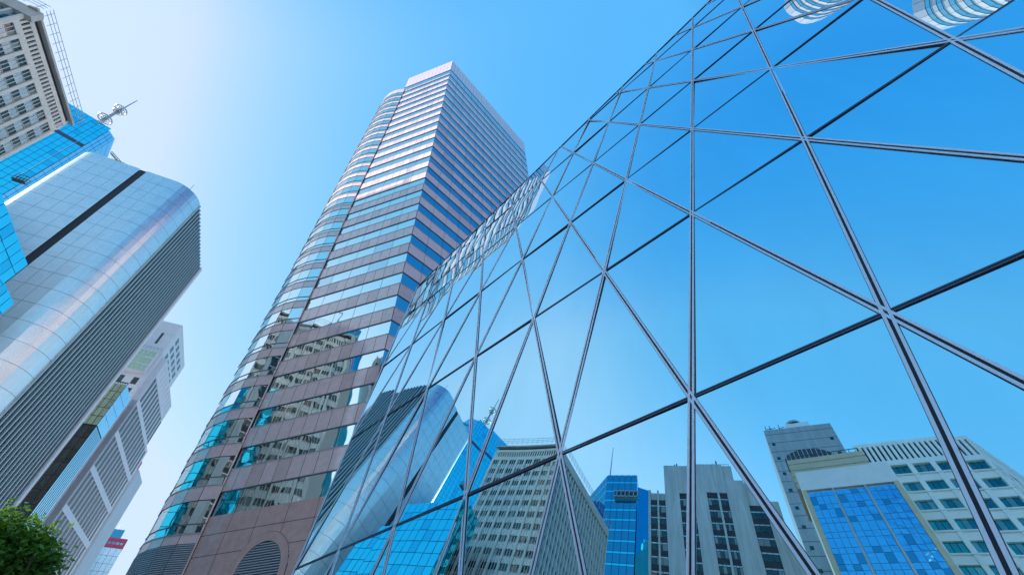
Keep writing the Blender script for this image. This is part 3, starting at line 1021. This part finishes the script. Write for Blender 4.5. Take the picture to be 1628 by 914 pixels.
def fbx(mb, s0, s1, z0, z1, o0, o1, m):
    a, b = sorted((S(s0), S(s1))); f.box(mb, a, b, z0, z1, o0, o1, m)
wk = [(-4.4, -0.6, GH - 12), (3.0, 5.2, GH - 9.5), (8.4, 10.9, GH - 9.5), (11.4, 13.2, GH - 9.5), (17.6, 21.2, GH - 13)]
gw = MB()
for (s0, s1, ztop) in wk:
    fbx(gw, s0, s1, 2, ztop, -0.55, -0.12, 'dark')
    z = ztop - 2.2
    while z > 4:
        a, b = sorted((S(s0), S(s1)))
        f.row(gw, a, b, 3, z - 1.7, z, -0.08, 'dark_glass', 0.12, 0.01, alt=('blind_glass', 0.3))
        f.row(gw, a, b, 3, z, z + 0.45, -0.06, 'spandrel', 0.1, 0.01)
        z -= 3.6
gw.build('window_bay', gb)
mb = MB()
edges = [-5.0, -4.4, -0.6, 3.0, 5.2, 8.4, 10.9, 11.4, 13.2, 17.6, 21.2, GL + 1]
for (s0, s1, zt_, o1) in ((-0.6, 3.0, GH, 0.2), (5.2, 8.4, GH, 0.2), (10.9, 11.4, GH, 0.35), (13.2, 17.6, GH - 5.5, 0.2), (21.2, GL + 1, GH - 12, 0.1), (-2.7, -2.3, GH - 9, 0.2), (-5.0, -4.4, GH - 9, 0.2)):
    fbx(mb, s0, s1, 0, zt_, -0.42, o1, 'pier_grey')
fbx(mb, 3.0, 5.2, GH - 9.5, GH, -0.42, 0.08, 'pier_grey'); fbx(mb, 8.4, 10.9, GH - 9.5, GH, -0.42, 0.08, 'pier_grey'); fbx(mb, 11.4, 13.2, GH - 9.5, GH, -0.42, 0.08, 'pier_grey')
mb.build('pier', gb)
mb = MB()
for k in range(13):
    p = Vector((*P4(k * 1.25, 1.0), GH)); mb.bar(p, p + Vector((0, 0, 1.2)), 0.08, 0.08, 'steel')
mb.bar(Vector((*P4(0, 1.0), GH + 1.2)), Vector((*P4(15.2, 1.0), GH + 1.2)), 0.1, 0.1, 'steel')
for s, h in ((2.2, 2.6), (2.8, 3.0), (12.0, 3.4)):
    p = Vector((*P4(s, 2.0), GH)); mb.bar(p, p + Vector((0, 0, h)), 0.3, 0.3, 'frame_dark')
mb.build('roof_railing', gb)

# tall stone tower with arched window and dome
ds = thing('stone_tower', (-100, -80, 0), 'tall stone tower with an arched window and roof dome, mirrored in the glass wall', 'tower')
DH = 139.6 + EYE
dl = Vector((-95.47, -60.25, 0)); dr = Vector((-84.87, -78.25, 0)); dd = (dr - dl).normalized(); dn = Vector((-dd.y, dd.x, 0))
if dn.dot(-dl) < 0: dn = -dn
DL = (dr - dl).length
D4 = lambda s, b: ((dl + dd * s - dn * b).x, (dl + dd * s - dn * b).y)
mb = MB(); mb.prism([D4(0, 0), D4(DL, 0), D4(DL + 1, 20), D4(0, 18)], 0, DH, 'grey_stone'); mb.build('wall', ds)
f = Face(D4(DL, 0), D4(0, 0))
if f.n.dot(dn) < 0: f = Face(D4(0, 0), D4(DL, 0))
mb = MB()
# arched window: segmental head
c0, hw, zb_, rise = f.L / 2, 7.2, DH - 20.5, 4.6
pts = [(c0 - hw, zb_), (c0 + hw, zb_)] + [(c0 + hw * math.cos(math.pi * k / 16), zb_ + 5.0 + rise * math.sin(math.pi * k / 16)) for k in range(17)]
mb.poly([f.pt(s, z, 0.06) for s, z in pts], 'brown_glass')
for k in range(-5, 6):
    s = c0 + k * hw / 5.5
    zz = zb_ + 5 + rise * math.sqrt(max(0, 1 - ((s - c0) / hw) ** 2))
    f.box(mb, s - 0.1, s + 0.1, zb_, zz, 0.05, 0.16, 'steel')
f.box(mb, c0 - hw, c0 + hw, zb_ - 4.2, zb_ + 0.2, -0.2, 0.2, 'gold')
mb.build('arched_window', ds)
mb = MB()
for i in range(14):
    z = DH - 8 - i * 6.5
    for s in (1.3, f.L - 2.2):
        f.box(mb, s, s + 1.0, z, z + 1.2, -0.2, 0.03, 'dark_glass')
mb.build('small_window', ds)
mb = MB()
for i in range(34):
    f.box(mb, 0, f.L, i * 4.2, i * 4.2 + 0.12, -0.1, 0.035, 'joint')
mb.build('course_joint', ds)
mb = MB()
mb.prism([D4(7.5, 1), D4(15, 1), D4(15, 9), D4(7.5, 9)], DH, DH + 3.4, 'white_paint')
dc = Vector((*D4(10.5, 3.4), DH + 3.4)); prev = None
for k in range(7):
    r_ = 3.0 * math.cos(R(k * 14.5)); z_ = 3.0 * math.sin(R(k * 14.5))
    ringp = [dc + Vector((r_ * math.cos(2 * math.pi * j / 20), r_ * math.sin(2 * math.pi * j / 20), z_)) for j in range(20)]
    if prev:
        for j in range(20):
            mb.poly([prev[j], prev[(j + 1) % 20], ringp[(j + 1) % 20], ringp[j]], 'grey_stone')
    prev = ringp
mb.poly(prev, 'grey_stone')
mb.build('roof_dome', ds)
mb = MB()
for s in (1.0, 2.4, 5.4):
    p = Vector((*D4(s, 1.0), DH)); mb.bar(p, p + Vector((0, 0, 3.4)), 0.18, 0.18, 'frame_dark'); mb.bar(p + Vector((0, 0, 1.5)), p + Vector((1.2, -1.4, 1.5)), 0.16, 0.16, 'frame_dark')
mb.build('antenna', ds)

# gold framed blue glass block
gl = thing('glass_building', (-72, -62, 0), 'gold framed block with a blue glass front, mirrored in the glass wall', 'office building')
g0 = Vector((-64.37, -43.75, 0)); g1_ = Vector((-54.87, -57.75, 0)); gdd = (g1_ - g0).normalized(); gnn = Vector((-gdd.y, gdd.x, 0))
if gnn.dot(-g0) < 0: gnn = -gnn
GLL = (g1_ - g0).length
Q4 = lambda s, b: ((g0 + gdd * s - gnn * b).x, (g0 + gdd * s - gnn * b).y)
GHH = 83.1 + EYE
mb = MB(); mb.prism([Q4(0, 0.2), Q4(GLL, 0.2), Q4(GLL, 14), Q4(0, 14)], 0, GHH, 'gold'); mb.build('wall', gl)
mb = MB(); mb.prism([Q4(-0.6, 4), Q4(GLL - 2, 4), Q4(GLL - 2, 14), Q4(-0.6, 14)], GHH, GHH + 8.5, 'gold')
for i in range(4):
    mb.prism([Q4(-0.7, 3.9), Q4(GLL - 1.9, 3.9), Q4(GLL - 1.9, 14), Q4(-0.7, 14)], GHH + 1.6 + i * 1.8, GHH + 1.75 + i * 1.8, 'grey_stone')
mb.build('upper_storey', gl)
f = Face(Q4(GLL, 0), Q4(0, 0))
if f.n.dot(gnn) < 0: f = Face(Q4(0, 0), Q4(GLL, 0))
MT['blue_wavy'] = mat('wavy blue curtain glass', (0.14, 0.50, 0.78), 0.03, 1.0, edge=(0.8, 0.95, 1), wave=(0.9, 0.05))
n_ = int((GHH - 5) / 3.2)
for i in range(n_):
    mb = MB(); z = 2 + i * (GHH - 7) / n_; h = (GHH - 7) / n_
    for (a, b) in ((0.9, f.L / 3 - 0.2), (f.L / 3 + 0.25, 2 * f.L / 3 - 0.25), (2 * f.L / 3 + 0.2, f.L - 0.9)):
        f.row(mb, a, b, 4, z, z + h * 0.62, 0.02, 'blue_wavy', 0.08, 0.008, alt=('blue_glass_deep', 0.12))  # scattered darker panes imitate a broken reflection in this glass
        f.row(mb, a, b, 4, z + h * 0.62, z + h, 0.02, 'blue_wavy', 0.08, 0.008, alt=('blue_glass_deep', 0.12))
    mb.build('window_row', gl)
mb = MB()
f.box(mb, 0, f.L, GHH - 4.6, GHH + 0.3, -0.1, 0.25, 'stone_white')
for s in (0.0, f.L - 0.9): f.box(mb, s, s + 0.9, 0, GHH - 4.6, -0.1, 0.30, 'gold')
for s in (f.L / 3 - 0.18, 2 * f.L / 3 - 0.18): f.box(mb, s, s + 0.4, 0, GHH - 4.6, -0.1, 0.22, 'steel')
mb.build('frame', gl)
mb = MB()
for k in range(9):
    s = k * GLL / 8; p = Vector((*Q4(s, 1.5), GHH + 8.4)) if False else Vector((*Q4(s * 0.85, 4.3), GHH + 8.4)); mb.bar(p, p + Vector((0, 0, 1.3)), 0.1, 0.1, 'frame_dark')
mb.bar(Vector((*Q4(0, 4.3), GHH + 9.7)), Vector((*Q4(GLL * 0.85, 4.3), GHH + 9.7)), 0.12, 0.12, 'frame_dark')
mb.build('roof_rail', gl)

# white block with green windows
wb_ = thing('white_building', (-66, -80, 0), 'white gridded block with green windows and slatted parapet, mirrored in the glass wall', 'office building')
w0 = Vector((-62.57, -59.95, 0)); w1 = Vector((-51.87, -76.85, 0)); wdd = (w1 - w0).normalized(); wnn = Vector((-wdd.y, wdd.x, 0))
if wnn.dot(-w0) < 0: wnn = -wnn
side = Vector((-0.42, -0.907, 0))
WL = (w1 - w0).length
w2 = w1 + side * 24; w3 = w0 + side * 20 - wnn * 8
H4 = 97.1 + EYE
mb = MB(); mb.prism([(w0.x - wnn.x * .6, w0.y - wnn.y * .6), (w1.x - wnn.x * .6 , w1.y - wnn.y * .6), (w2.x - .6, w2.y), (w3.x, w3.y)], 0, H4 - 0.3, 'white_paint'); mb.build('core', wb_)
def white_face(a, b, nb):
    f = Face(a, b)
    if f.n.dot(-f.p) < 0: f = Face(b, a)
    wl = MB(); ws = []
    pit = 4.6; n = 20; zt = H4 - 7.0
    bw_ = f.L / nb
    for i in range(n):
        z1 = zt - i * pit; z0 = z1 - pit
        f.box(wl, 0, f.L, z0, z0 + 1.7, -0.6, 0.0, 'white_paint')
        f.box(wl, 0, f.L, z0 + 1.7, z0 + 1.95, -0.6, 0.35, 'white_paint')
        mbw = MB()
        for k in range(nb):
            f.row(mbw, k * bw_ + 0.45, (k + 1) * bw_ - 0.45, 3, z0 + 1.95, z1, -0.35, 'green_win', 0.12, 0.012, alt=('green_win_pale', 0.25))
            f.box(mbw, k * bw_ + 0.45, (k + 1) * bw_ - 0.45, z0 + 1.95, z1, -0.45, -0.4, 'gasket')
        ws.append(mbw)
    for k in range(nb + 1):
        s = k * bw_
        f.box(wl, max(0, s - 0.45), min(f.L, s + 0.45), 0, zt, -0.6, 0.2, 'white_paint')
    f.box(wl, 0, f.L, zt, zt + 1.4, -0.6, 0.2, 'white_paint')
    f.box(wl, 0, f.L, H4 - 1.0, H4, -0.6, 0.2, 'white_paint')
    f.box(wl, 0, f.L, zt + 1.4, H4 - 1.0, -0.6, -0.3, 'dark')
    q = int(f.L / 1.0)
    for k in range(q + 1):
        s = k * f.L / q
        f.box(wl, max(0, s - 0.28), min(f.L, s + 0.28), zt + 1.4, H4 - 1.0, -0.6, 0.2, 'white_paint')
    wl.build('wall', wb_)
    for w_ in ws: w_.build('window_row', wb_)
MT['green_win'] = mat('green window glass', (0.06, 0.36, 0.33), 0.05, 0.9, edge=(0.6, 1, 0.9), wave=(0.6, 0.03))
mb = MB()
for (t, b, w, h) in ((4, 5, 3, 2.6), (9, 6, 4, 3.4), (15, 5, 2.4, 2.2)):
    c = w0 + wdd * t - wnn * b
    mb.obox(Vector((c.x, c.y, H4)), wdd, -wnn, Vector((0, 0, 1)), 0, w, 0, 3, -0.4, h, 'louvre_light') if wdd.cross(-wnn).z > 0 else mb.obox(Vector((c.x, c.y, H4)), -wnn, wdd, Vector((0, 0, 1)), 0, 3, 0, w, -0.4, h, 'louvre_light')
    mb.bar(Vector((c.x, c.y, H4)), Vector((c.x, c.y, H4 + h + 2.5)), 0.12, 0.12, 'steel')
mb.build('roof_plant', wb_)
white_face((w0.x, w0.y), (w1.x, w1.y), 5)
white_face((w1.x, w1.y), (w2.x, w2.y), 6)

# ------------------------------------------------------------------ tree in the lower left corner
tr = thing('tree', (-19.5, 16.0, 0), 'leafy green tree at the bottom left corner in front of the towers', 'tree')
tc = Vector((-19.5, 16.0, 0))
rnd = random.Random(3)
trunk = MB()
trunk.tube(tc, tc + Vector((0.1, 0, 3.6)), 0.17, 0.13, 'bark')
tips = []
def limb(p, d, L, r, lvl):
    q = p + d * L
    trunk.tube(p, q, r, r * 0.68, 'bark', 6)
    if lvl == 0:
        tips.append(q); return
    for k in range(3):
        nd = (d + Vector((rnd.uniform(-.8, .8), rnd.uniform(-.8, .8), rnd.uniform(-0.1, .55)))).normalized()
        limb(q, nd, L * rnd.uniform(.62, .8), r * 0.62, lvl - 1)
for k in range(5):
    a = k * 1.256 + 0.3
    limb(tc + Vector((0.1, 0, 3.4 + 0.06 * k)), Vector((math.cos(a) * .6, math.sin(a) * .6, 0.85)).normalized(), 1.35, 0.10, 3)
trunk.build('trunk', tr)
crown = MB()
cc = tc + Vector((0, 0, 6.1))
clumps = [t for t in tips]
for k in range(110):
    v = Vector((rnd.gauss(0, 1), rnd.gauss(0, 1), rnd.gauss(0, 1))).normalized() * rnd.uniform(0.35, 1.0)
    clumps.append(cc + Vector((v.x * 1.75, v.y * 1.75, v.z * 1.6)))
for c in clumps:
    e = c - cc
    if e.length > 2.1: c = cc + e * (rnd.uniform(1.6, 2.15) / e.length)
    for q in range(70):
        p = c + Vector((rnd.gauss(0, .26), rnd.gauss(0, .26), rnd.gauss(0, .2)))
        n_v = Vector((rnd.gauss(0, .6), rnd.gauss(0, .6), 1)).normalized()
        t = n_v.cross(Vector((rnd.uniform(-1, 1), rnd.uniform(-1, 1), rnd.uniform(-.3, .3)))).normalized()
        b_ = n_v.cross(t); L = rnd.uniform(.17, .30); w = L * 0.5
        crown.poly([p - t * L * .5, p + b_ * w * .5 - n_v * 0.01, p + t * L * .5, p - b_ * w * .5 - n_v * 0.01], 'leaf')
crown.build('crown', tr)
